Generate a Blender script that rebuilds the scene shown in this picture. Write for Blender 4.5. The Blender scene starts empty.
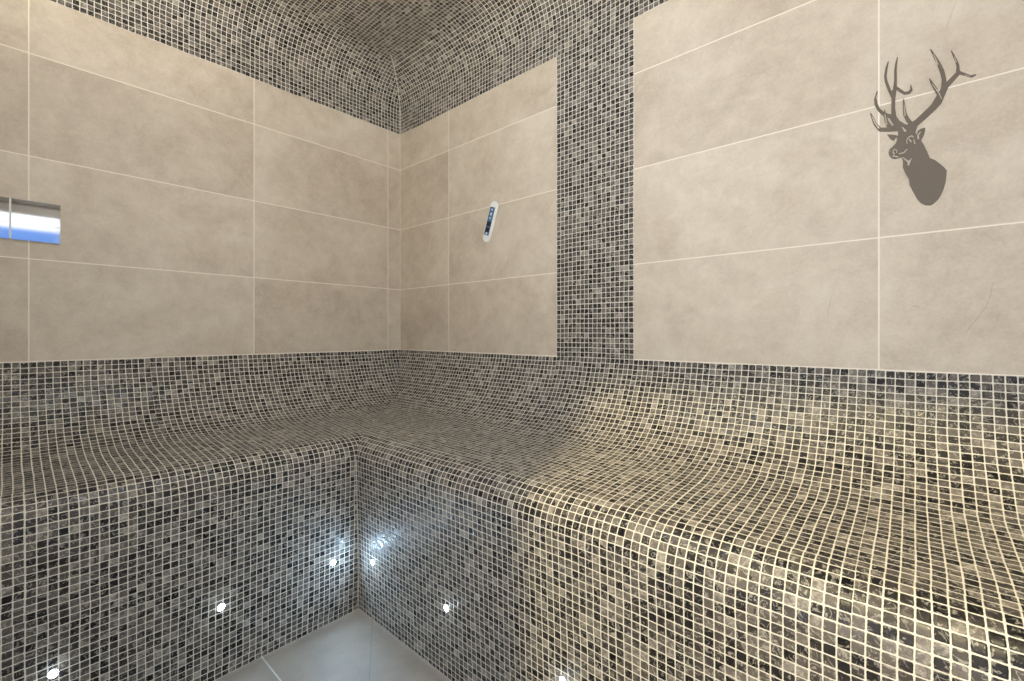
import bpy, bmesh, math, random
import numpy as np
random.seed(7)
C = bpy.context.scene.collection
CAM = (1.9275, -1.3203, 0.935)          # floor is z = 0, the room corner is x = y = 0
YAW, FPX, HORIZON = 0.7276, 451.4, 332.7
P = 0.01657                             # mosaic pitch (m)
TILE_H, TILE_W = 0.300, 0.6015
Z_ROW = CAM[2] + 0.8158                 # top full joint of the big tiles
Z_UP = CAM[2] - 0.0855                  # mosaic upstand starts here
Z_COVE = CAM[2] + 0.993                 # mosaic cove starts here
XMAX, YMIN = 3.3, -1.5

# ------------------------------------------------------------------ helpers
def link(name, me, mat=None, parent=None, smooth=False):
    o = bpy.data.objects.new(name, me); C.objects.link(o)
    if mat: me.materials.append(mat)
    if parent: o.parent = parent
    if smooth:
        for p in me.polygons: p.use_smooth = True
    return o
def tag(o, label=None, cat=None, group=None, kind=None):
    if label: o['label'] = label
    if cat: o['category'] = cat
    if group: o['group'] = group
    if kind: o['kind'] = kind
    return o
def empty(name, loc, rot=(0, 0, 0)):
    o = bpy.data.objects.new(name, None); C.objects.link(o)
    o.location = loc; o.rotation_euler = rot; o.empty_display_size = .05
    return o
def mesh(name, verts, faces, uv=None, edge=None):
    me = bpy.data.meshes.new(name); me.from_pydata([tuple(v) for v in verts], [], faces); me.update()
    if uv is not None:
        L = me.uv_layers.new(name='UVMap')
        for lp in me.loops: L.data[lp.index].uv = uv[lp.vertex_index]
    if edge is not None:
        L = me.uv_layers.new(name='Edge')
        for lp in me.loops: L.data[lp.index].uv = (edge[lp.vertex_index], 0)
    return me
def bm_mesh(name, bm):
    me = bpy.data.meshes.new(name); bmesh.ops.recalc_face_normals(bm, faces=bm.faces); bm.to_mesh(me); bm.free(); return me
def add_box(bm, lo, hi, bevel=0):
    r = bmesh.ops.create_cube(bm, size=1)
    for v in r['verts']:
        v.co = [lo[i] + (v.co[i] + .5) * (hi[i] - lo[i]) for i in range(3)]
    if bevel:
        es = list({e for v in r['verts'] for e in v.link_edges})
        bmesh.ops.bevel(bm, geom=es, offset=bevel, segments=3, affect='EDGES', profile=.5)
def box_uv(me, off=(0, 0, 0)):
    L = me.uv_layers.new(name='UVMap')
    for p in me.polygons:
        n = p.normal; a = max(range(3), key=lambda i: abs(n[i]))
        for li in p.loop_indices:
            c = me.vertices[me.loops[li].vertex_index].co
            u, v = ((c.y, c.z), (c.x, c.z), (c.x, c.y))[a]
            L.data[li].uv = (u, v)
def lathe(name, prof, seg=32, axis='y'):
    """prof: (r, h) list, h along -local Y (out of the wall)"""
    bm = bmesh.new(); rings = []
    for r, h in prof:
        rings.append([bm.verts.new((r * math.cos(2 * math.pi * k / seg), -h, r * math.sin(2 * math.pi * k / seg))) for k in range(seg)])
    for a, b in zip(rings, rings[1:]):
        for k in range(seg):
            bm.faces.new((a[k], a[(k + 1) % seg], b[(k + 1) % seg], b[k]))
    bm.faces.new(rings[0]); bm.faces.new(rings[-1])
    return bm_mesh(name, bm)
s_, c_ = math.sin(-YAW), math.cos(-YAW)
def back_wall(u, v):
    """a point of the photograph that lies on the back wall (y = 0) -> x, z"""
    k = (u - 512) / FPX; dy = -CAM[1]
    dx = dy * (s_ + k * c_) / (c_ - k * s_); zc = dx * s_ + dy * c_
    return CAM[0] + dx, CAM[2] - (v - HORIZON) * zc / FPX
def left_wall(u, v):
    k = (u - 512) / FPX; dx = -CAM[0]
    dy = dx * (c_ - k * s_) / (s_ + k * c_); zc = dx * s_ + dy * c_
    return CAM[1] + dy, CAM[2] - (v - HORIZON) * zc / FPX

# ------------------------------------------------------------------ materials
class N:
    def __init__(self, name):
        self.m = bpy.data.materials.new(name); self.m.use_nodes = True
        self.t = self.m.node_tree; self.b = self.t.nodes['Principled BSDF']
    def node(self, typ, **kw):
        n = self.t.nodes.new(typ)
        for k, v in kw.items(): setattr(n, k, v)
        return n
    def put(self, sock, v):
        if isinstance(v, bpy.types.NodeSocket): self.t.links.new(v, sock)
        elif v is not None: sock.default_value = v
    def f(self, op, a, b=None, c=None, clamp=False):
        n = self.node('ShaderNodeMath', operation=op, use_clamp=clamp)
        for i, v in enumerate((a, b, c)): self.put(n.inputs[i], v)
        return n.outputs[0]
    def v(self, op, a, b=None, scale=None):
        n = self.node('ShaderNodeVectorMath', operation=op)
        self.put(n.inputs[0], a)
        if b is not None: self.put(n.inputs[1], b)
        if scale is not None: self.put(n.inputs['Scale'], scale)
        return n.outputs['Value'] if op in ('LENGTH', 'DOT_PRODUCT', 'DISTANCE') else n.outputs[0]
    def uv(self, name='UVMap'):
        return self.node('ShaderNodeUVMap', uv_map=name).outputs[0]
    def sep(self, v):
        n = self.node('ShaderNodeSeparateXYZ'); self.put(n.inputs[0], v); return n.outputs
    def comb(self, x, y, z=0.):
        n = self.node('ShaderNodeCombineXYZ')
        for i, q in enumerate((x, y, z)): self.put(n.inputs[i], q)
        return n.outputs[0]
    def noise(self, vec, scale, detail=2., rough=.5, dist=0.):
        n = self.node('ShaderNodeTexNoise'); self.put(n.inputs['Vector'], vec)
        for k, q in (('Scale', scale), ('Detail', detail), ('Roughness', rough), ('Distortion', dist)): self.put(n.inputs[k], q)
        return n.outputs
    def white(self, vec):
        n = self.node('ShaderNodeTexWhiteNoise', noise_dimensions='3D'); self.put(n.inputs['Vector'], vec); return n.outputs
    def ss(self, x, a, b, lo=0., hi=1.):
        n = self.node('ShaderNodeMapRange', interpolation_type='SMOOTHSTEP')
        for i, q in enumerate((x, a, b, lo, hi)): self.put(n.inputs[i], q)
        return n.outputs[0]
    def ramp(self, x, stops):
        n = self.node('ShaderNodeValToRGB'); self.put(n.inputs[0], x); e = n.color_ramp.elements
        while len(e) < len(stops): e.new(.5)
        for q, (p, c) in zip(e, stops): q.position = p; q.color = (*c, 1)
        return n.outputs[0]
    def mix(self, f, a, b, mode='MIX'):
        n = self.node('ShaderNodeMix', data_type='RGBA', blend_type=mode)
        self.put(n.inputs['Factor'], f)
        for s, q in ((n.inputs[6], a), (n.inputs[7], b)):
            self.put(s, (*q, 1) if isinstance(q, tuple) else q)
        return n.outputs[2]
    def out(self, **kw):
        for k, q in kw.items():
            s = self.b.inputs[k.replace('_', ' ')]
            self.put(s, (*q, 1) if isinstance(q, tuple) and len(q) == 3 else q)
        return self.m

def lin(r, g, b):
    f = lambda c: c / 12.92 if c <= .04045 else ((c + .055) / 1.055) ** 2.4
    return (f(r / 255), f(g / 255), f(b / 255))

def mosaic_material(name='stone_mosaic'):
    n = N(name)
    uv = n.uv(); ed = n.sep(n.uv('Edge'))[0]
    # hand-laid wobble, and sheets of 18 x 18 tiles that never line up exactly
    wob = n.noise(uv, .13, 1.)[1]
    wob = n.v('SCALE', n.v('SUBTRACT', wob, (.5, .5, .5)), scale=.26)
    sheet = n.white(n.v('FLOOR', n.v('SCALE', uv, scale=1 / 18)))[1]
    sheet = n.v('SCALE', n.v('SUBTRACT', sheet, (.5, .5, .5)), scale=.12)
    q = n.v('ADD', n.v('ADD', uv, wob), sheet)
    cell = n.v('FLOOR', q); x, y, _ = n.sep(n.v('SUBTRACT', n.v('FRACTION', q), (.5, .5, 0)))
    rnd = n.white(n.v('ADD', cell, (13.3, 7.7, 2.1)))
    r3 = n.sep(rnd[1]); rv = rnd[0]
    # tumbled square: rounded box with a slightly uneven outline
    px = n.f('MULTIPLY', n.f('SUBTRACT', r3[0], .5), .03); py = n.f('MULTIPLY', n.f('SUBTRACT', r3[1], .5), .03)
    ax = n.f('SUBTRACT', n.f('ABSOLUTE', n.f('ADD', x, px)), .332); ay = n.f('SUBTRACT', n.f('ABSOLUTE', n.f('ADD', y, py)), .332)
    ln = n.v('LENGTH', n.comb(n.f('MAXIMUM', ax, 0.), n.f('MAXIMUM', ay, 0.)))
    d = n.f('ADD', n.f('SUBTRACT', ln, .108), n.f('MINIMUM', n.f('MAXIMUM', ax, ay), 0.))
    ragged = n.noise(q, 6., 1.)[0]
    d = n.f('ADD', d, n.f('MULTIPLY', n.f('SUBTRACT', ragged, .5), .07))
    stone = n.ss(d, .012, -.012)
    stone = n.f('MULTIPLY', stone, n.ss(ed, .0012, .0020))
    # marble: every chip has its own piece of stone
    loc = n.v('ADD', q, n.v('SCALE', rnd[1], scale=57.))
    cloud = n.noise(loc, 1.3, 4., .62, .6)[0]
    fine = n.noise(loc, 3.6, 3., .6, 1.4)[0]
    ridge = n.f('ABSOLUTE', n.f('SUBTRACT', n.noise(loc, .8, 2., .5, 1.5)[0], .5))
    vein = n.f('MULTIPLY', n.ss(ridge, .045, .010), n.ss(cloud, .40, .56))
    tone = n.f('ADD', n.f('MULTIPLY', n.f('POWER', rv, 1.1), .86), n.f('MULTIPLY', n.f('SUBTRACT', cloud, .46), .55))
    tone = n.f('ADD', tone, n.f('MULTIPLY', n.f('SUBTRACT', fine, .5), .28))
    col = n.ramp(tone, [(0.02, MOS[0]), (.24, MOS[1]), (.5, MOS[2]), (.78, MOS[3]), (1., MOS[4])])
    col = n.mix(n.f('MULTIPLY', vein, .48), col, MOS[5])
    gn = n.noise(uv, 3.2, 3.)[0]
    grout = n.mix(gn, GROUT[0], GROUT[1])
    base = n.mix(stone, grout, col)
    rough = n.f('ADD', n.f('MULTIPLY', stone, n.f('SUBTRACT', n.f('MULTIPLY', r3[2], .28), .60)), .85)
    rough = n.f('ADD', rough, n.f('MULTIPLY', n.f('MULTIPLY', n.f('SUBTRACT', fine, .5), .25), stone))
    # relief: each chip sits a little crooked, rounded rim, sunk joint
    geo = n.node('ShaderNodeNewGeometry').outputs['Normal']
    tilt = n.v('SCALE', n.v('SUBTRACT', n.white(n.v('ADD', cell, (3.1, 91., 5.)))[1], (.5, .5, .5)), scale=.09)
    nn = n.v('NORMALIZE', n.v('ADD', geo, n.v('SCALE', tilt, scale=stone)))
    hgt = n.f('ADD', n.ss(d, .02, -.10), n.f('MULTIPLY', fine, .02))
    bump = n.node('ShaderNodeBump'); bump.inputs['Strength'].default_value = .55; bump.inputs['Distance'].default_value = .0012
    n.put(bump.inputs['Height'], hgt); n.put(bump.inputs['Normal'], nn)
    return n.out(Base_Color=base, Roughness=rough, Normal=bump.outputs[0], Specular_IOR_Level=.3)
MOS = [lin(14, 12, 12), lin(43, 39, 37), lin(77, 71, 66), lin(108, 101, 93), lin(168, 160, 149), lin(196, 189, 176)]
GROUT = [lin(206, 199, 184), lin(228, 222, 208)]

def wall_tile_material(name, cracks=()):
    """large porcelain tiles; UV in tile units, joints on the integers; Edge.x = height of the surface above the floor is not used"""
    n = N(name); uv = n.uv(); x, y, _ = n.sep(uv)
    geo = n.node('ShaderNodeNewGeometry').outputs['Position']
    def joint(c, size):
        f = n.f('ABSOLUTE', n.f('SUBTRACT', n.f('FRACT', n.f('ADD', c, .5)), .5))
        return n.f('MULTIPLY', f, size)
    d = n.f('MINIMUM', joint(x, TILE_W), joint(y, TILE_H))
    d = n.f('MINIMUM', d, n.sep(n.uv('Edge'))[0])
    grout = n.ss(d, .0019, .0011)
    cell = n.v('FLOOR', uv); w = n.white(cell)
    loc = n.v('ADD', geo, n.v('SCALE', w[1], scale=19.))
    cl = n.noise(loc, 3.2, 5., .62, .5)[0]; mid = n.noise(loc, 17., 5., .7, .3)[0]; fine = n.noise(loc, 160., 3., .6)[0]
    tone = n.f('ADD', n.f('ADD', n.f('MULTIPLY', cl, .5), n.f('MULTIPLY', mid, .35)), n.f('MULTIPLY', fine, .15))
    tone = n.f('ADD', tone, n.f('MULTIPLY', n.f('SUBTRACT', w[0], .5), .05))
    col = n.ramp(tone, [(.37, TILE[0]), (.5, TILE[1]), (.63, TILE[2])])
    # pale worn clouds and the odd hairline vein of the cement look
    hair = n.f('ABSOLUTE', n.f('SUBTRACT', n.noise(loc, 4.5, 3., .5, .8)[0], .5))
    hair = n.f('MULTIPLY', n.ss(hair, .006, .0), n.ss(n.noise(loc, 2.3, 1.)[0], .60, .72))
    col = n.mix(n.f('MULTIPLY', hair, .12), col, TILE[3])
    px, py, pz = n.sep(geo)
    for pts, wd, st in cracks:
        for (xa, za), (xb, zb) in zip(pts, pts[1:]):
            dx, dz = xb - xa, zb - za; L2 = dx * dx + dz * dz
            wx = n.f('ADD', px, n.f('MULTIPLY', n.f('SUBTRACT', mid, .5), .006))
            t = n.f('ADD', n.f('MULTIPLY', n.f('SUBTRACT', wx, xa), dx / L2), n.f('MULTIPLY', n.f('SUBTRACT', pz, za), dz / L2), clamp=True)
            ex = n.f('SUBTRACT', n.f('SUBTRACT', wx, xa), n.f('MULTIPLY', t, dx)); ez = n.f('SUBTRACT', n.f('SUBTRACT', pz, za), n.f('MULTIPLY', t, dz))
            m = n.ss(n.v('LENGTH', n.comb(ex, ez)), wd, wd * .2)
            col = n.mix(n.f('MULTIPLY', m, st), col, TILE[3])
    base = n.mix(grout, col, TGROUT)
    rough = n.f('ADD', n.f('MULTIPLY', mid, .22), .36)
    bump = n.node('ShaderNodeBump'); bump.inputs['Strength'].default_value = .25; bump.inputs['Distance'].default_value = .0008
    n.put(bump.inputs['Height'], n.f('SUBTRACT', n.f('MULTIPLY', fine, .25), n.f('MULTIPLY', grout, 1.)))
    return n.out(Base_Color=base, Roughness=rough, Normal=bump.outputs[0], Specular_IOR_Level=.4)
TILE = [lin(177, 163, 144), lin(196, 183, 164), lin(210, 199, 181), lin(138, 127, 113)]
TGROUT = lin(232, 222, 206)

def floor_material():
    n = N('grey_floor_tile'); geo = n.node('ShaderNodeNewGeometry').outputs['Position']
    x, y, _ = n.sep(geo)
    cl = n.noise(geo, 2.6, 5., .6, .4)[0]; mid = n.noise(geo, 14., 4., .65)[0]; fine = n.noise(geo, 150., 2.)[0]
    tone = n.f('ADD', n.f('ADD', n.f('MULTIPLY', cl, .5), n.f('MULTIPLY', mid, .35)), n.f('MULTIPLY', fine, .15))
    col = n.ramp(tone, [(.32, lin(130, 121, 109)), (.68, lin(160, 150, 137))])
    # straight joints of the 600 x 300 tiles and the diagonal fall cut that runs to the drain
    def lines(c, off, per):
        return n.f('MULTIPLY', n.f('ABSOLUTE', n.f('SUBTRACT', n.f('FRACT', n.f('ADD', n.f('DIVIDE', n.f('SUBTRACT', c, off), per), .5)), .5)), per)
    ax, ay, bx, by = .605, -.521, .841, -.674
    L = math.hypot(bx - ax, by - ay); nx, ny = -(by - ay) / L, (bx - ax) / L
    side = n.f('ADD', n.f('MULTIPLY', n.f('SUBTRACT', x, ax), nx), n.f('MULTIPLY', n.f('SUBTRACT', y, ay), ny))
    dj = n.f('ADD', lines(y, -.828, .6), n.f('MULTIPLY', n.f('GREATER_THAN', side, 0.), 9.))
    dk = n.f('ADD', lines(x, 1.45, 1.2), n.f('MULTIPLY', n.f('LESS_THAN', side, 0.), 9.))
    d = n.f('MINIMUM', dj, dk)
    col = n.mix(n.ss(d, .0022, .0012), col, lin(196, 194, 188))
    col = n.mix(n.ss(n.f('ABSOLUTE', side), .0016, .0006), col, lin(120, 118, 114))
    return n.out(Base_Color=col, Roughness=n.f('ADD', n.f('MULTIPLY', mid, .2), .42), Specular_IOR_Level=.4)

def plain(name, col, rough=.5, metal=0., var=.04, scale=60., **kw):
    n = N(name); tc = n.node('ShaderNodeTexCoord').outputs['Object']
    ns = n.noise(tc, scale, 3.)[0]
    c = n.mix(ns, tuple(max(0, q * (1 - var)) for q in col), tuple(min(1, q * (1 + var)) for q in col))
    return n.out(Base_Color=c, Roughness=rough, Metallic=metal, **kw)
def emitter(name, col, st):
    n = N(name); return n.out(Base_Color=(.8, .8, .8), Emission_Color=col, Emission_Strength=st)

M_mos = mosaic_material()
W = lambda u, v: back_wall(u, v)
cracks = [([W(993, 283), W(990, 297), W(986, 307), W(976, 320), W(966, 332)], .0016, .32),
          ([W(912, 306), W(919, 307)], .002, .3),
          ([W(956, 2), W(951, 16), W(945, 32)], .0014, .25),
          ([W(832, 295), W(829, 306), W(827, 318)], .0014, .25)]
M_tile = wall_tile_material('beige_wall_tile', cracks)
M_floor = floor_material()
M_chrome = plain('polished_chrome', (.86, .86, .87), .06, 1., .01)
M_steel = plain('brushed_steel', (.60, .61, .62), .25, 1.)
M_stag = plain('taupe_film', lin(100, 88, 74), .45, 0., .03)
M_white = plain('white_plastic', lin(228, 230, 226), .35)
M_blue = plain('blue_print', lin(62, 104, 136), .35, 0., .1, 300.)
M_black = plain('black_print', lin(10, 14, 18), .3)
M_ink = plain('pale_print', lin(214, 226, 232), .4)
M_paint = plain('white_wall_paint', lin(222, 218, 210), .6)
M_led = emitter('led_lens', (.80, .92, 1., 1), 60.)
M_cool = emitter('added_ceiling_lens', (.28, .40, 1., 1), 11.)  # blue glow of the added ceiling lamp, for tinted tile reflections
M_warm = emitter('hall_lens', (1., .86, .62, 1), 8.)

# ------------------------------------------------------------------ room shell
def wall_panel(name, quads, uvs, edges, mat):
    vs, fs, uv, ed = [], [], [], []
    for q, t, e in zip(quads, uvs, edges):
        k = len(vs); vs += q; uv += t; ed += e; fs.append(tuple(range(k, k + len(q))))
    return link(name, mesh(name, vs, fs, uv, ed), mat)
def solid(o, th):
    m = o.modifiers.new('thickness', 'SOLIDIFY'); m.thickness = th; m.offset = -1; m.use_even_offset = True; return o
rowv = lambda z: (z - Z_ROW) / TILE_H
# left wall, x = 0
yv = lambda y: (-y - .0715) / TILE_W
zb, zt = Z_UP - .012, Z_COVE
ys = [0., YMIN]
lw = wall_panel('wall_left', [[(0, YMIN, zb), (0, 0, zb), (0, 0, zt), (0, YMIN, zt)]],
                [[(yv(YMIN), rowv(zb)), (yv(0), rowv(zb)), (yv(0), rowv(zt)), (yv(YMIN), rowv(zt))]],
                [[1.5, 0, 0, 1.5]], M_tile)
tag(lw, kind='structure'); solid(lw, .12)
# back wall, y = 0: left of and right of the mosaic strip, the joints start at its two sides
XA, XB = .9680, .9680 + 18 * P
xl = lambda x: (x - .3725) / TILE_W + 20
xr = lambda x: (x - XB) / TILE_W + 40
def q_(x0, x1): return [(x0, 0, zb), (x1, 0, zb), (x1, 0, zt), (x0, 0, zt)]
def t_(f, x0, x1): return [(f(x0), rowv(zb)), (f(x1), rowv(zb)), (f(x1), rowv(zt)), (f(x0), rowv(zt))]
bw = wall_panel('wall_back', [q_(0, XA - .0012), q_(XB + .0012, XMAX)], [t_(xl, 0, XA - .0012), t_(xr, XB + .0012, XMAX)],
                [[9, 9, 9, 9], [9, 9, 9, 9]], M_tile)
tag(bw, kind='structure'); solid(bw, .12)
# floor
bm = bmesh.new(); add_box(bm, (-.2, -2.6, -.08), (XMAX + .2, .2, 0))
tag(link('floor', bm_mesh('floor', bm), M_floor), kind='structure')

# ceiling: vertical mosaic band, quarter-round cove, flat field
R = .165
VB = .102 + ((-(.102 + R * math.pi / 2 + .9680 - R) / P) % 1.) * P
if VB > .111: VB -= P
NC = 20
prof = [(0., Z_COVE, 0.), (0., Z_COVE + VB, VB)]
for k in range(1, NC + 1):
    a = math.pi / 2 * k / NC
    prof.append((R * (1 - math.cos(a)), Z_COVE + VB + R * math.sin(a), VB + R * a))
S_END = prof[-1][2]; Z_CEIL = prof[-1][1]
along = lambda t: (S_END + t - R) / P + 36          # grid of the flat field carried into the coves
# mosaic strip, flush in the wall
def strip_uv(z): return (z - Z_COVE) / P + 36
U0 = along(XA)
st = mesh('trim_1', [(XA - .0012, 0, zb), (XB + .0012, 0, zb), (XB + .0012, 0, zt), (XA - .0012, 0, zt)], [(0, 1, 2, 3)],
          [(U0 - .072, strip_uv(zb)), (U0 + 18.072, strip_uv(zb)), (U0 + 18.072, strip_uv(zt)), (U0 - .072, strip_uv(zt))], [9] * 4)
st = tag(link('trim_1', st, M_mos), kind='structure'); solid(st, .12)

vs, fs, uv, ed = [], [], [], []
def strip_wing(kind, far):
    base = len(vs)
    for d, z, s in prof:
        for t in (d, far):
            vs.append((d, -t, z) if kind == 'L' else (t, -d, z))
            uv.append((along(t) + (0 if kind == 'R' else 0), s / P + 36 + (400 if kind == 'L' else 0)))
            ed.append(abs(t - d) * .7071)
    for k in range(len(prof) - 1):
        a = base + 2 * k
        f = (a, a + 1, a + 3, a + 2)
        fs.append(f if kind == 'R' else f[::-1])
strip_wing('L', -YMIN); strip_wing('R', XMAX)
b = len(vs)
for x, y in ((R, -R), (XMAX, -R), (XMAX, YMIN), (R, YMIN)):
    vs.append((x, y, Z_CEIL)); uv.append((along(x), along(-y))); ed.append(9)
fs.append((b, b + 1, b + 2, b + 3))
ce = link('ceiling', mesh('ceiling', vs, fs, uv, ed), M_mos, smooth=True)
tag(ce, kind='structure')

# wall with the doorway behind the camera, right-hand wall
JX, DX, HZ = 1.558, 2.46, 2.128
bm = bmesh.new()
add_box(bm, (-.12, YMIN - .1, 0), (JX, YMIN, Z_CEIL + .02)); add_box(bm, (JX, YMIN - .1, HZ), (DX, YMIN, Z_CEIL + .02)); add_box(bm, (DX, YMIN - .1, 0), (XMAX + .12, YMIN, Z_CEIL + .02))
me = bm_mesh('wall_front', bm); tag(link('wall_front', me, M_paint), kind='structure')
WY0, WY1, WZ0, WZ1 = -1.42, -.58, .06, 2.0  # opening of an added window: daylight for left wall and bench, plate reflection
bm = bmesh.new()
for lo, hi in (((XMAX, YMIN, 0), (XMAX + .12, .12, WZ0)), ((XMAX, YMIN, WZ1), (XMAX + .12, .12, Z_CEIL + .02)),
               ((XMAX, YMIN, WZ0), (XMAX + .12, WY0, WZ1)), ((XMAX, WY1, WZ0), (XMAX + .12, .12, WZ1))): add_box(bm, lo, hi)
tag(link('wall_right', bm_mesh('wall_right', bm), M_paint), kind='structure')
bm = bmesh.new(); xw = XMAX + .05
for lo, hi in (((xw, WY0, WZ0), (xw + .05, WY1, WZ0 + .04)), ((xw, WY0, WZ1 - .04), (xw + .05, WY1, WZ1)), ((xw, WY0, WZ0 + .04), (xw + .05, WY0 + .04, WZ1 - .04)),
               ((xw, WY1 - .04, WZ0 + .04), (xw + .05, WY1, WZ1 - .04)), ((xw, -1.02, WZ0 + .04), (xw + .05, -.98, WZ1 - .04)), ((xw, WY0 + .04, 1.72), (xw + .05, -1.02, 1.745))):
    add_box(bm, lo, hi, .004)
win = tag(link('added_window_1', bm_mesh('added_window_1', bm), M_white), kind='structure')  # invented window, never in view
g = N('added_window_glass'); g.t.nodes.remove(g.b)
tr = g.node('ShaderNodeBsdfTransparent'); gl = g.node('ShaderNodeBsdfGlossy'); gl.inputs['Roughness'].default_value = .02
fr = g.node('ShaderNodeFresnel'); fr.inputs[0].default_value = 1.45; mx = g.node('ShaderNodeMixShader')
g.put(mx.inputs[0], fr.outputs[0]); g.put(mx.inputs[1], tr.outputs[0]); g.put(mx.inputs[2], gl.outputs[0])
g.put(g.t.nodes['Material Output'].inputs[0], mx.outputs[0])
bm = bmesh.new(); add_box(bm, (xw + .022, WY0 + .03, WZ0 + .03), (xw + .028, WY1 - .03, WZ1 - .03))
link('added_window_pane', bm_mesh('pane', bm), g.m, win)
# landing outside: side wall and a short ceiling that carries the warm downlight
bm = bmesh.new(); add_box(bm, (-.12, -2.6, 2.66), (XMAX + .12, YMIN - .1, 2.72)); add_box(bm, (-.12, YMIN - .1, Z_CEIL + .02), (XMAX + .12, YMIN - .02, 2.66))
tag(link('trim_2', bm_mesh('trim_2', bm), M_paint), kind='structure')

# ------------------------------------------------------------------ the L-shaped mosaic bench
kn = [(0, 10), (.03, 16), (.085, 24), (.13, 29), (.17, 36), (.21, 45), (.25, 56), (.30, 70), (.34, 79), (.39, 85), (.44, 86.5), (.598, 86),
      (.615, 76), (.645, 54), (.675, 28), (.702, 9), (.715, 2), (.725, 0)]
def theta(s):
    for (a, p), (b_, q) in zip(kn, kn[1:]):
        if s <= b_: return math.radians(p + (q - p) * (s - a) / (b_ - a))
    return 0.
FRONT, FOOT = .543, .523        # the front leans back a little towards the floor
pts = [(0., Z_UP, 0.)]; ds = .0025
while pts[-1][2] < .7249:
    d, z, s = pts[-1]; t = theta(s + ds / 2)
    pts.append((d + math.sin(t) * ds, z - math.cos(t) * ds, s + ds))
kx = FRONT / pts[-1][0]
pts = [(d * kx, z, s) for d, z, s in pts]
pts.append((FOOT, .0015, pts[-1][2] + pts[-1][1] - .0015))
i1 = min(range(len(pts)), key=lambda i: abs(pts[i][2] - .40)); i2 = min(range(len(pts)), key=lambda i: abs(pts[i][2] - .715))
bench = empty('corner_bench', (0, 0, 0))
tag(bench, 'L-shaped built-in bench covered in grey-brown stone mosaic, running along both walls', 'bench')
def wing(name, kind, part):
    far = -YMIN - .03 if kind == 'L' else XMAX - .03
    v, f, u, e = [], [], [], []
    for d, z, s in part:
        for t in (d, far):
            v.append((d, -t, z) if kind == 'L' else (t, -d, z))
            u.append((t / P + 300 if kind == 'L' else (t - XA) / P + 108, -s / P + (.0 if kind == 'L' else 720.)))
            e.append(abs(t - d) if name == 'front_panel' else 9.)
    for k in range(len(part) - 1):
        a = 2 * k; q = (a, a + 1, a + 3, a + 2)
        f.append(q[::-1] if kind == 'R' else q)
    return link(name, mesh(name, v, f, u, e), M_mos, bench, smooth=True)
for kind in 'LR':
    wing('backrest', kind, pts[:i1 + 1]); wing('seat', kind, pts[i1:i2 + 1]); wing('front_panel', kind, pts[i2:])

# ------------------------------------------------------------------ recessed LED spots in the bench front
def make_spot(name):
    root = empty(name, (0, 0, 0))
    link('bezel', lathe('bezel', [(.0095, -.012), (.0105, -.001), (.0115, .0014), (.0105, .0024), (.0088, .0026), (.0082, .0012)]), M_steel, root, True)
    link('lens', lathe('lens', [(.0083, -.002), (.0083, .0012), (.0074, .0026), (.0050, .0038), (.0022, .0043)]), M_led, root, True)
    li = bpy.data.lights.new('led_light', 'AREA'); li.shape = 'DISK'; li.size = .015; li.energy = LED_W; li.color = (.44, .69, 1.)
    lo = bpy.data.objects.new('led_light', li); C.objects.link(lo); lo.parent = root; lo.location = (0, -.0052, 0); lo.rotation_euler = (-math.pi / 2, 0, 0)
    gi = bpy.data.lights.new('glow_light', 'POINT'); gi.energy = .015; gi.color = (.74, .87, 1.); gi.shadow_soft_size = .004
    go = bpy.data.objects.new('glow_light', gi); C.objects.link(go); go.parent = root; go.location = (0, -.020, 0)
    return root
LED_W = .33
proto = make_spot('bench_spotlight')
LEDX = FOOT + (FRONT - FOOT) * .191 / (Z_UP - .27)
spots = [((LEDX, -.618), 1, 'lit white LED spot in the left bench front, nearest the inner corner'),
         ((LEDX, -.9325), 1, 'lit white LED spot in the left bench front, middle of its row of three'),
         ((LEDX, -1.251), 1, 'lit white LED spot in the left bench front, at the bottom left of the photo'),
         ((.622, -LEDX), 0, 'lit white LED spot in the right bench front, nearest the inner corner'),
         ((.988, -LEDX), 0, 'lit white LED spot in the right bench front, second from the inner corner'),
         ((1.369, -LEDX), 0, 'lit white LED spot in the right bench front, at the bottom edge of the photo')]
for i, ((x, y), left, lab) in enumerate(spots):
    if i == 0: o = proto
    else:
        o = proto.copy(); C.objects.link(o)
        for ch in list(proto.children):
            c = ch.copy(); c.parent = o; C.objects.link(c)
    o.location = (x, y, .194); o.rotation_euler = (0, 0, math.pi / 2 if left else 0)
    tag(o, ' '.join(lab.split()), 'light', 'LED spots in the bench fronts')

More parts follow.
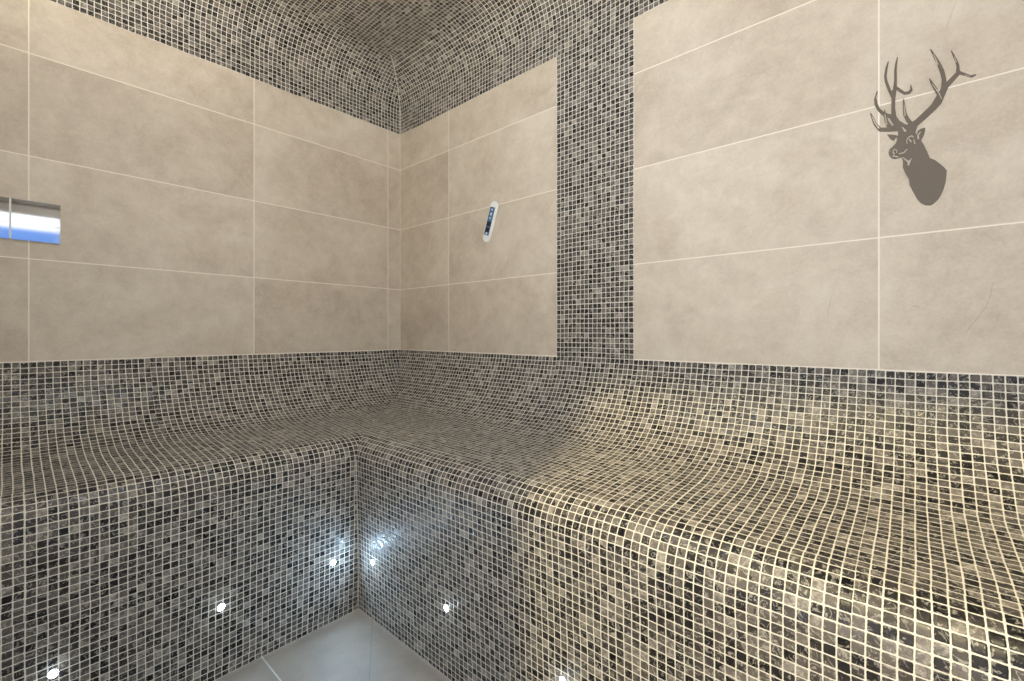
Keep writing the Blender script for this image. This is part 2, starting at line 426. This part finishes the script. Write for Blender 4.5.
# ------------------------------------------------------------------ stag silhouette on the back wall
K = {1: (864, 90, 11.343), 2: (864, 44, 11.35), 3: (920, 44, 11.35), 4: (880, 110, 11.343), 5: (890, 150, 11.343)}
def pp(k, *pts): 
    ox, oy, s = K[k]; return [(ox + p[0] / s, oy + p[1] / s) + ((p[2] / s,) if len(p) > 2 else ()) for p in pts]
solid_strokes = [
    pp(1, (500, 440, 34), (440, 410, 30), (380, 375, 34), (338, 310, 30), (332, 200, 21), (334, 100, 22), (332, 30, 24)) + pp(2, (335, 600, 24), (350, 510, 22), (358, 420, 16), (357, 300, 14), (364, 230, 11), (380, 155, 5)),
    pp(2, (322, 600, 18), (290, 530, 19), (252, 430, 17), (243, 375, 15), (254, 285, 13), (276, 205, 6)),
    pp(2, (365, 495, 14), (410, 530, 17), (460, 562, 16), (508, 555, 16), (538, 522, 14), (531, 470, 6)),
    pp(1, (310, 305, 24), (225, 275, 20), (168, 225, 18), (137, 165, 18), (130, 110, 15), (150, 20, 6)),
    pp(1, (285, 405, 28), (255, 350, 22), (238, 290, 16), (235, 230, 6)),
    pp(1, (400, 430, 34), (290, 450, 24), (185, 452, 22), (125, 385, 19), (92, 305, 13), (75, 265, 5)),
    pp(1, (535, 440, 44), (570, 395, 38), (610, 362, 34), (700, 280, 36), (790, 195, 38)) + pp(3, (205, 650, 46), (260, 540, 38), (290, 480, 34)),
    pp(3, (270, 500, 32), (272, 400, 26), (250, 310, 26), (215, 230, 22), (165, 140, 15), (122, 65, 6)),
    pp(3, (295, 480, 28), (370, 400, 26), (430, 335, 24), (430, 250, 17), (405, 180, 14), (355, 82, 6)),
    pp(3, (440, 325, 19), (520, 350, 13), (580, 370, 12), (630, 352, 7)),
    pp(3, (235, 610, 24), (180, 520, 20), (130, 440, 15), (108, 398, 6)),
    pp(1, (555, 410, 28), (500, 345, 24), (466, 280, 20), (455, 200, 14), (448, 110, 6)),
    pp(4, (340, 230, 48), (300, 300, 60)),
]
head = pp(4, (205, 190), (205, 280), (205, 330), (170, 390), (112, 448), (97, 480), (104, 512), (128, 546), (170, 560), (215, 548), (240, 535), (258, 565), (260, 620)) \
    + pp(5, (145, 200), (170, 260), (215, 335), (222, 400), (265, 480), (310, 560), (350, 605), (400, 628), (460, 630), (490, 615), (540, 570), (580, 510), (610, 440), (630, 370), (640, 290), (645, 235), (620, 205), (570, 160), (510, 115), (450, 92), (430, 40), (415, 0)) \
    + pp(4, (530, 470), (500, 400), (460, 345), (425, 300), (400, 255), (425, 185), (400, 140), (345, 145), (290, 180))
polys = [head, pp(4, (78, 279), (120, 280), (160, 284), (208, 294), (208, 330), (165, 357), (120, 332)),
         pp(4, (410, 300), (430, 240), (460, 215), (512, 202), (513, 240), (495, 290), (465, 348), (440, 350), (415, 315)),
         pp(1, (272, 410), (300, 330), (350, 320), (400, 380), (500, 410), (520, 480), (400, 470), (285, 470))]
hole_strokes = [
    pp(1, (142, 98, 6), (149, 55, 3)), pp(1, (258, 392, 7), (248, 340, 7), (238, 275, 5)), pp(1, (288, 345, 13), (324, 396, 13)),
    pp(1, (166, 430, 10), (125, 375, 9), (90, 300, 5)), pp(1, (436, 425, 8), (466, 463, 14)), pp(1, (467, 295, 8), (460, 230, 7), (455, 170, 4)),
    pp(3, (150, 115, 6), (175, 165, 8), (202, 230, 10)), pp(3, (393, 148, 6), (410, 208, 8)), pp(3, (515, 354, 5), (572, 368, 5)),
    pp(3, (245, 625, 6), (208, 545, 8), (140, 455, 6)),
    pp(4, (186, 322, 9), (168, 352, 10)), pp(4, (458, 252, 6), (432, 285, 9), (434, 325, 10)),
    pp(4, (305, 382, 5), (303, 345, 6), (325, 310, 7), (360, 294, 8), (380, 312, 5)), pp(4, (335, 338, 9), (352, 362, 8)), pp(4, (384, 338, 5), (395, 382, 8)),
    pp(4, (218, 497, 8), (270, 485, 8), (302, 450, 9)), pp(4, (148, 492, 6), (148, 462, 6), (172, 445, 6), (192, 460, 6), (190, 488, 6)), pp(4, (158, 492, 9), (160, 502, 8)),
    pp(4, (148, 522, 8), (200, 532, 10)), pp(4, (108, 484, 4), (114, 470, 4)), pp(4, (258, 538, 6), (310, 580, 10), (330, 592, 13), (356, 552, 5)), pp(4, (325, 595, 14), (323, 628, 8)),
]
hole_polys = []
G = .34; X0, Y0, X1, Y1 = 868., 46., 978., 209.
gx = np.arange(X0, X1, G); gy = np.arange(Y0, Y1, G); XX, YY = np.meshgrid(gx, gy)
def sd_stroke(st):
    D = np.full(XX.shape, 1e3)
    for (xa, ya, ra), (xb, yb, rb) in zip(st, st[1:]):
        dx, dy = xb - xa, yb - ya; t = np.clip(((XX - xa) * dx + (YY - ya) * dy) / max(dx * dx + dy * dy, 1e-9), 0, 1)
        D = np.minimum(D, np.hypot(XX - xa - t * dx, YY - ya - t * dy) - (ra + (rb - ra) * t))
    return D
def sd_poly(p):
    D = np.full(XX.shape, 1e3); ins = np.zeros(XX.shape, bool)
    for (xa, ya), (xb, yb) in zip(p, p[1:] + p[:1]):
        dx, dy = xb - xa, yb - ya; t = np.clip(((XX - xa) * dx + (YY - ya) * dy) / max(dx * dx + dy * dy, 1e-9), 0, 1)
        D = np.minimum(D, np.hypot(XX - xa - t * dx, YY - ya - t * dy))
        if ya != yb: ins ^= ((ya > YY) != (yb > YY)) & (XX < (xb - xa) * (YY - ya) / (yb - ya) + xa)
    return np.where(ins, -D, D)
SD = np.full(XX.shape, 1e3)
for s in solid_strokes: SD = np.minimum(SD, sd_stroke(s))
for p in polys: SD = np.minimum(SD, sd_poly(p))
for s in hole_strokes: SD = np.maximum(SD, -sd_stroke(s))
SD = np.where(np.abs(SD) < 1e-4, 1e-4, SD)
def contour_mesh(SD, gx, gy, to_wall, thick):
    """marching squares -> flat plate of real thickness; to_wall(u, v) -> x, z"""
    bm = bmesh.new(); cache = {}
    def vert(key, u, v):
        if key not in cache:
            x, z = to_wall(u, v); cache[key] = bm.verts.new((x, -thick, z))
        return cache[key]
    ny, nx = SD.shape; rim = []
    for j in range(ny - 1):
        for i in range(nx - 1):
            c = [(i, j), (i + 1, j), (i + 1, j + 1), (i, j + 1)]
            val = [SD[b_, a_] for a_, b_ in c]
            if min(val) >= 0: continue
            poly, cross = [], []
            for k in range(4):
                a, b2 = c[k], c[(k + 1) % 4]; va, vb = val[k], val[(k + 1) % 4]
                if va < 0: poly.append(vert(a, gx[a[0]], gy[a[1]]))
                if (va < 0) != (vb < 0):
                    t = va / (va - vb); key = (min(a, b2), max(a, b2))
                    q = vert(key, gx[a[0]] + t * (gx[b2[0]] - gx[a[0]]), gy[a[1]] + t * (gy[b2[1]] - gy[a[1]]))
                    poly.append(q)
            if len(poly) >= 3:
                try: bm.faces.new(poly)
                except ValueError: pass
    bmesh.ops.recalc_face_normals(bm, faces=bm.faces)
    bnd = [e for e in bm.edges if e.is_boundary]
    r = bmesh.ops.extrude_edge_only(bm, edges=bnd)
    for g in r['geom']:
        if isinstance(g, bmesh.types.BMVert): g.co.y = -.0002
    return bm_mesh('stag', bm)
stag = link('stag_head_art', contour_mesh(SD, gx, gy, back_wall, .0016), M_stag)
tag(stag, 'flat taupe silhouette of a stag head with branching antlers on the beige wall tiles', 'wall decoration')

# ------------------------------------------------------------------ bath thermometer stuck on the back wall
tx0, tz0 = back_wall(495.9, 201.5); tx1, tz1 = back_wall(486.2, 242.2)     # its two ends
cx, cz = (tx0 + tx1) / 2, (tz0 + tz1) / 2
TL = math.hypot(tx1 - tx0, tz1 - tz0); ang = math.atan2(tx0 - tx1, tz0 - tz1)
TW = TL * .245
thermo = empty('thermometer', (cx, 0, cz), (0, ang, 0))
tag(thermo, 'small white capsule thermometer with a blue strip, stuck slanting on the beige tiles', 'thermometer')
def capsule(w, l, y0, y1, bev, n=14):
    bm = bmesh.new(); r = w / 2; out = []
    for k in range(n + 1): a = math.pi * k / n; out.append((r * math.cos(a), l / 2 - r + r * math.sin(a)))
    for k in range(n + 1): a = math.pi + math.pi * k / n; out.append((r * math.cos(a), -l / 2 + r + r * math.sin(a)))
    rings = []
    for y, ins in ((y0, 0), (y1 + bev, 0), (y1 + bev * .3, bev * .35), (y1, bev)):
        rings.append([bm.verts.new((x * (1 - ins / r), y, z * (1 - ins / (l / 2)))) for x, z in out])
    for a, b_ in zip(rings, rings[1:]):
        for k in range(len(out)): bm.faces.new((a[k], a[(k + 1) % len(out)], b_[(k + 1) % len(out)], b_[k]))
    bm.faces.new(rings[0]); bm.faces.new(rings[-1])
    return bm_mesh('capsule', bm)
link('case', capsule(TW, TL, -.0002, -.007, .002), M_white, thermo)
def flat(name, x0, z0, x1, z1, y, th, mat, parent):
    bm = bmesh.new(); add_box(bm, (x0, y - th, z0), (x1, y, z1)); return link(name, bm_mesh(name, bm), mat, parent)
sx = TW * .34; off = -TW * .07
strip = flat('scale_strip', off - sx, -TL * .335, off + sx, TL * .355, -.0069, .0005, M_blue, thermo)
for z0 in (-.055, -.205):
    flat('reading_window', off - sx * .78, TL * (z0 - .055), off + sx * .78, TL * (z0 + .055), -.0074, .0003, M_black, strip)
for zc, k in ((.285, 0), (.185, 1), (.085, 2), (-.285, 3)):       # the pale pictograms and the letter below the windows
    bm = bmesh.new()
    def prism(pl, y=-.0076):
        P2 = [[bm.verts.new((off + p[0] * sx, q_y, TL * zc + p[1] * sx)) for p in pl] for q_y in (y, y + .0003)]
        bm.faces.new(P2[0]); bm.faces.new(P2[1][::-1])
        for i in range(len(pl)): bm.faces.new((P2[0][i], P2[0][(i + 1) % len(pl)], P2[1][(i + 1) % len(pl)], P2[1][i]))
    if k == 0: prism([(-.4, .32), (.4, .32), (0, -.34)])
    elif k == 1: prism([(.36 * math.cos(a * math.pi / 8), .44 * math.sin(a * math.pi / 8)) for a in range(16)])
    elif k == 2: prism([(-.45, 0), (.15, .45), (.35, .3), (-.02, 0), (.35, -.3), (.15, -.45)])
    else: prism([(-.45, -.5), (-.1, .5), (.1, .5), (.45, -.5), (.24, -.5), (.14, -.2), (-.14, -.2), (-.24, -.5)])
    link('printed_symbol', bm_mesh('sym', bm), M_ink, strip)

# ------------------------------------------------------------------ chrome plates on the left wall
ya, za = left_wall(60.2, 205.8); yb, zb2 = left_wall(60.2, 244.2)
yc, _ = left_wall(11.2, 220); yd, _ = left_wall(9.2, 220)
zc0 = left_wall(60.2, 244.2)[1]; zc1 = left_wall(60.2, 205.6)[1]
plate = empty('chrome_wall_plate', (0, ya, (zc0 + zc1) / 2))
tag(plate, 'mirror-polished chrome plate in two sections on the left wall tiles', 'wall plate')
def bowed(name, y0, y1, z0, z1, bow, th):
    """box whose face bows out slightly from top to bottom"""
    bm = bmesh.new(); n = 90; A, B, A0, B0 = [], [], [], []
    for k in range(n + 1):
        t = k / n; x = th + bow * (1 - (2 * t - 1) ** 2); z = z0 + t * (z1 - z0)
        A.append(bm.verts.new((x, y0, z))); B.append(bm.verts.new((x, y1, z)))
        A0.append(bm.verts.new((.0003, y0, z))); B0.append(bm.verts.new((.0003, y1, z)))
    for k in range(n):
        bm.faces.new((A[k], B[k], B[k + 1], A[k + 1])); bm.faces.new((A0[k], A0[k + 1], B0[k + 1], B0[k]))
        bm.faces.new((A0[k], A[k], A[k + 1], A0[k + 1])); bm.faces.new((B0[k], B0[k + 1], B[k + 1], B[k]))
    bm.faces.new((A0[0], B0[0], B[0], A[0])); bm.faces.new((A0[n], A[n], B[n], B0[n]))
    return bm_mesh(name, bm)
py0, pz0 = plate.location.y, plate.location.z
for n_, (y0, y1) in (('cover_plate', (yc, ya)), ('cover_plate', (yd - .16, yd))):
    o = link(n_, bowed(n_, y0 - py0, y1 - py0, zc0 - pz0, zc1 - pz0, .0015, .006), M_chrome, plate)
link('backing_frame', bowed('bf', yd - .158 - py0, ya - .002 - py0, zc0 + .002 - pz0, zc1 - .002 - pz0, .0001, .004), M_white, plate)

# ------------------------------------------------------------------ lamps out of view: landing downlight; ceiling light and uplighter are added
def downlight(name, loc, r, lens, energy, col, size, label):
    root = empty(name, loc); root.rotation_euler = (math.pi / 2, 0, 0)      # local -Y -> world down
    link('trim_ring', lathe('ring', [(r * 1.25, -.0), (r * 1.25, .003), (r * 1.12, .006), (r, .004)]), M_white, root, True)
    link('lens', lathe('lens', [(r, .0005), (r * .98, .003), (r * .6, .0036)]), lens, root, True)
    li = bpy.data.lights.new(name + '_light', 'AREA'); li.shape = 'DISK'; li.size = size; li.energy = energy; li.color = col
    lo = bpy.data.objects.new(name + '_light', li); C.objects.link(lo); lo.parent = root; lo.location = (0, -.012, 0); lo.rotation_euler = (-math.pi / 2, 0, 0)
    tag(root, label, 'light'); return root
downlight('ceiling_light', (1.15, -.95, Z_CEIL), .24, M_cool, 5., (.78, .88, 1.), .46, 'added round ceiling light out of view, blue lens for sheen on the mosaic')  # added for soft fill and bluish reflections on the benches
downlight('landing_downlight', (1.77, -2.2, 2.66), .05, M_warm, 62., (1., .84, .47), .08, 'round warm downlight in the landing ceiling outside the doorway')

up = empty('added_uplighter', (.85, YMIN, 1.70))  # made-up fixture behind the camera, lifts the dark ceiling
bm = bmesh.new(); nu, nv_ = 24, 8; rows = []
for j in range(nv_ + 1):                                   # open half-bowl against the wall
    a = math.pi / 2 * j / nv_; rr = .15 * math.sin(a) + .002
    rows.append([bm.verts.new((rr * math.cos(math.pi * k / nu), rr * .7 * math.sin(math.pi * k / nu) + .001, -.09 * math.cos(a))) for k in range(nu + 1)])
for a_, b_ in zip(rows, rows[1:]):
    for k in range(nu): bm.faces.new((a_[k], a_[k + 1], b_[k + 1], b_[k]))
sh = link('bowl', bm_mesh('bowl', bm), M_white, up, True); so = sh.modifiers.new('thickness', 'SOLIDIFY'); so.thickness = .004
bm = bmesh.new(); add_box(bm, (-.05, .0005, -.06), (.05, .012, .0), .003); link('back_plate', bm_mesh('bp', bm), M_steel, up)
li = bpy.data.lights.new('added_uplight', 'AREA'); li.shape = 'RECTANGLE'; li.size = .22; li.size_y = .07; li.energy = 12.; li.color = (1., .95, .88)
lo = bpy.data.objects.new('added_uplight', li); C.objects.link(lo); lo.parent = up; lo.location = (0, .055, -.004); lo.rotation_euler = (math.pi - .25, 0, 0)
tag(up, 'added white half-bowl uplighter out of view, brightening the ceiling', 'wall light')

w = bpy.data.worlds.new('World'); bpy.context.scene.world = w; w.use_nodes = True
T = w.node_tree; bg = T.nodes['Background']; bg.inputs[1].default_value = 1.6
tc = T.nodes.new('ShaderNodeTexCoord'); sp = T.nodes.new('ShaderNodeSeparateXYZ'); rp = T.nodes.new('ShaderNodeValToRGB'); mr = T.nodes.new('ShaderNodeMapRange')
T.links.new(tc.outputs['Generated'], sp.inputs[0]); T.links.new(sp.outputs[2], mr.inputs[0]); mr.inputs[1].default_value = -1.; mr.inputs[2].default_value = 1.
T.links.new(mr.outputs[0], rp.inputs[0]); T.links.new(rp.outputs[0], bg.inputs[0])
# overcast sky above; added bright lower half lights ceiling, blue band for chrome plate
ST = [(.0, (3.0, 3.05, 3.1)), (.47, (3.0, 3.05, 3.1)), (.485, (.07, .16, .42)), (.548, (.09, .20, .50)), (.562, (.72, .77, .84)), (1., (.66, .72, .80))]
e = rp.color_ramp.elements
while len(e) < len(ST): e.new(.5)
for q, (p, c) in zip(e, ST): q.position = p; q.color = (*c, 1)

# ------------------------------------------------------------------ camera
cd = bpy.data.cameras.new('camera'); cam = bpy.data.objects.new('camera', cd); C.objects.link(cam)
cam.location = CAM; cam.rotation_euler = (math.pi / 2, 0, YAW)
cd.sensor_width = 36; cd.lens = FPX / 1024 * 36; cd.shift_y = (HORIZON - 340.5) / 1024; cd.clip_start = .01
sc = bpy.context.scene; sc.camera = cam
vs_ = sc.view_settings; vs_.view_transform = 'Standard'; vs_.look = 'None'; vs_.exposure = .40; vs_.gamma = 1.; vs_.use_curve_mapping = False
sc.cycles.max_bounces = 8; sc.cycles.diffuse_bounces = 5; sc.cycles.glossy_bounces = 4
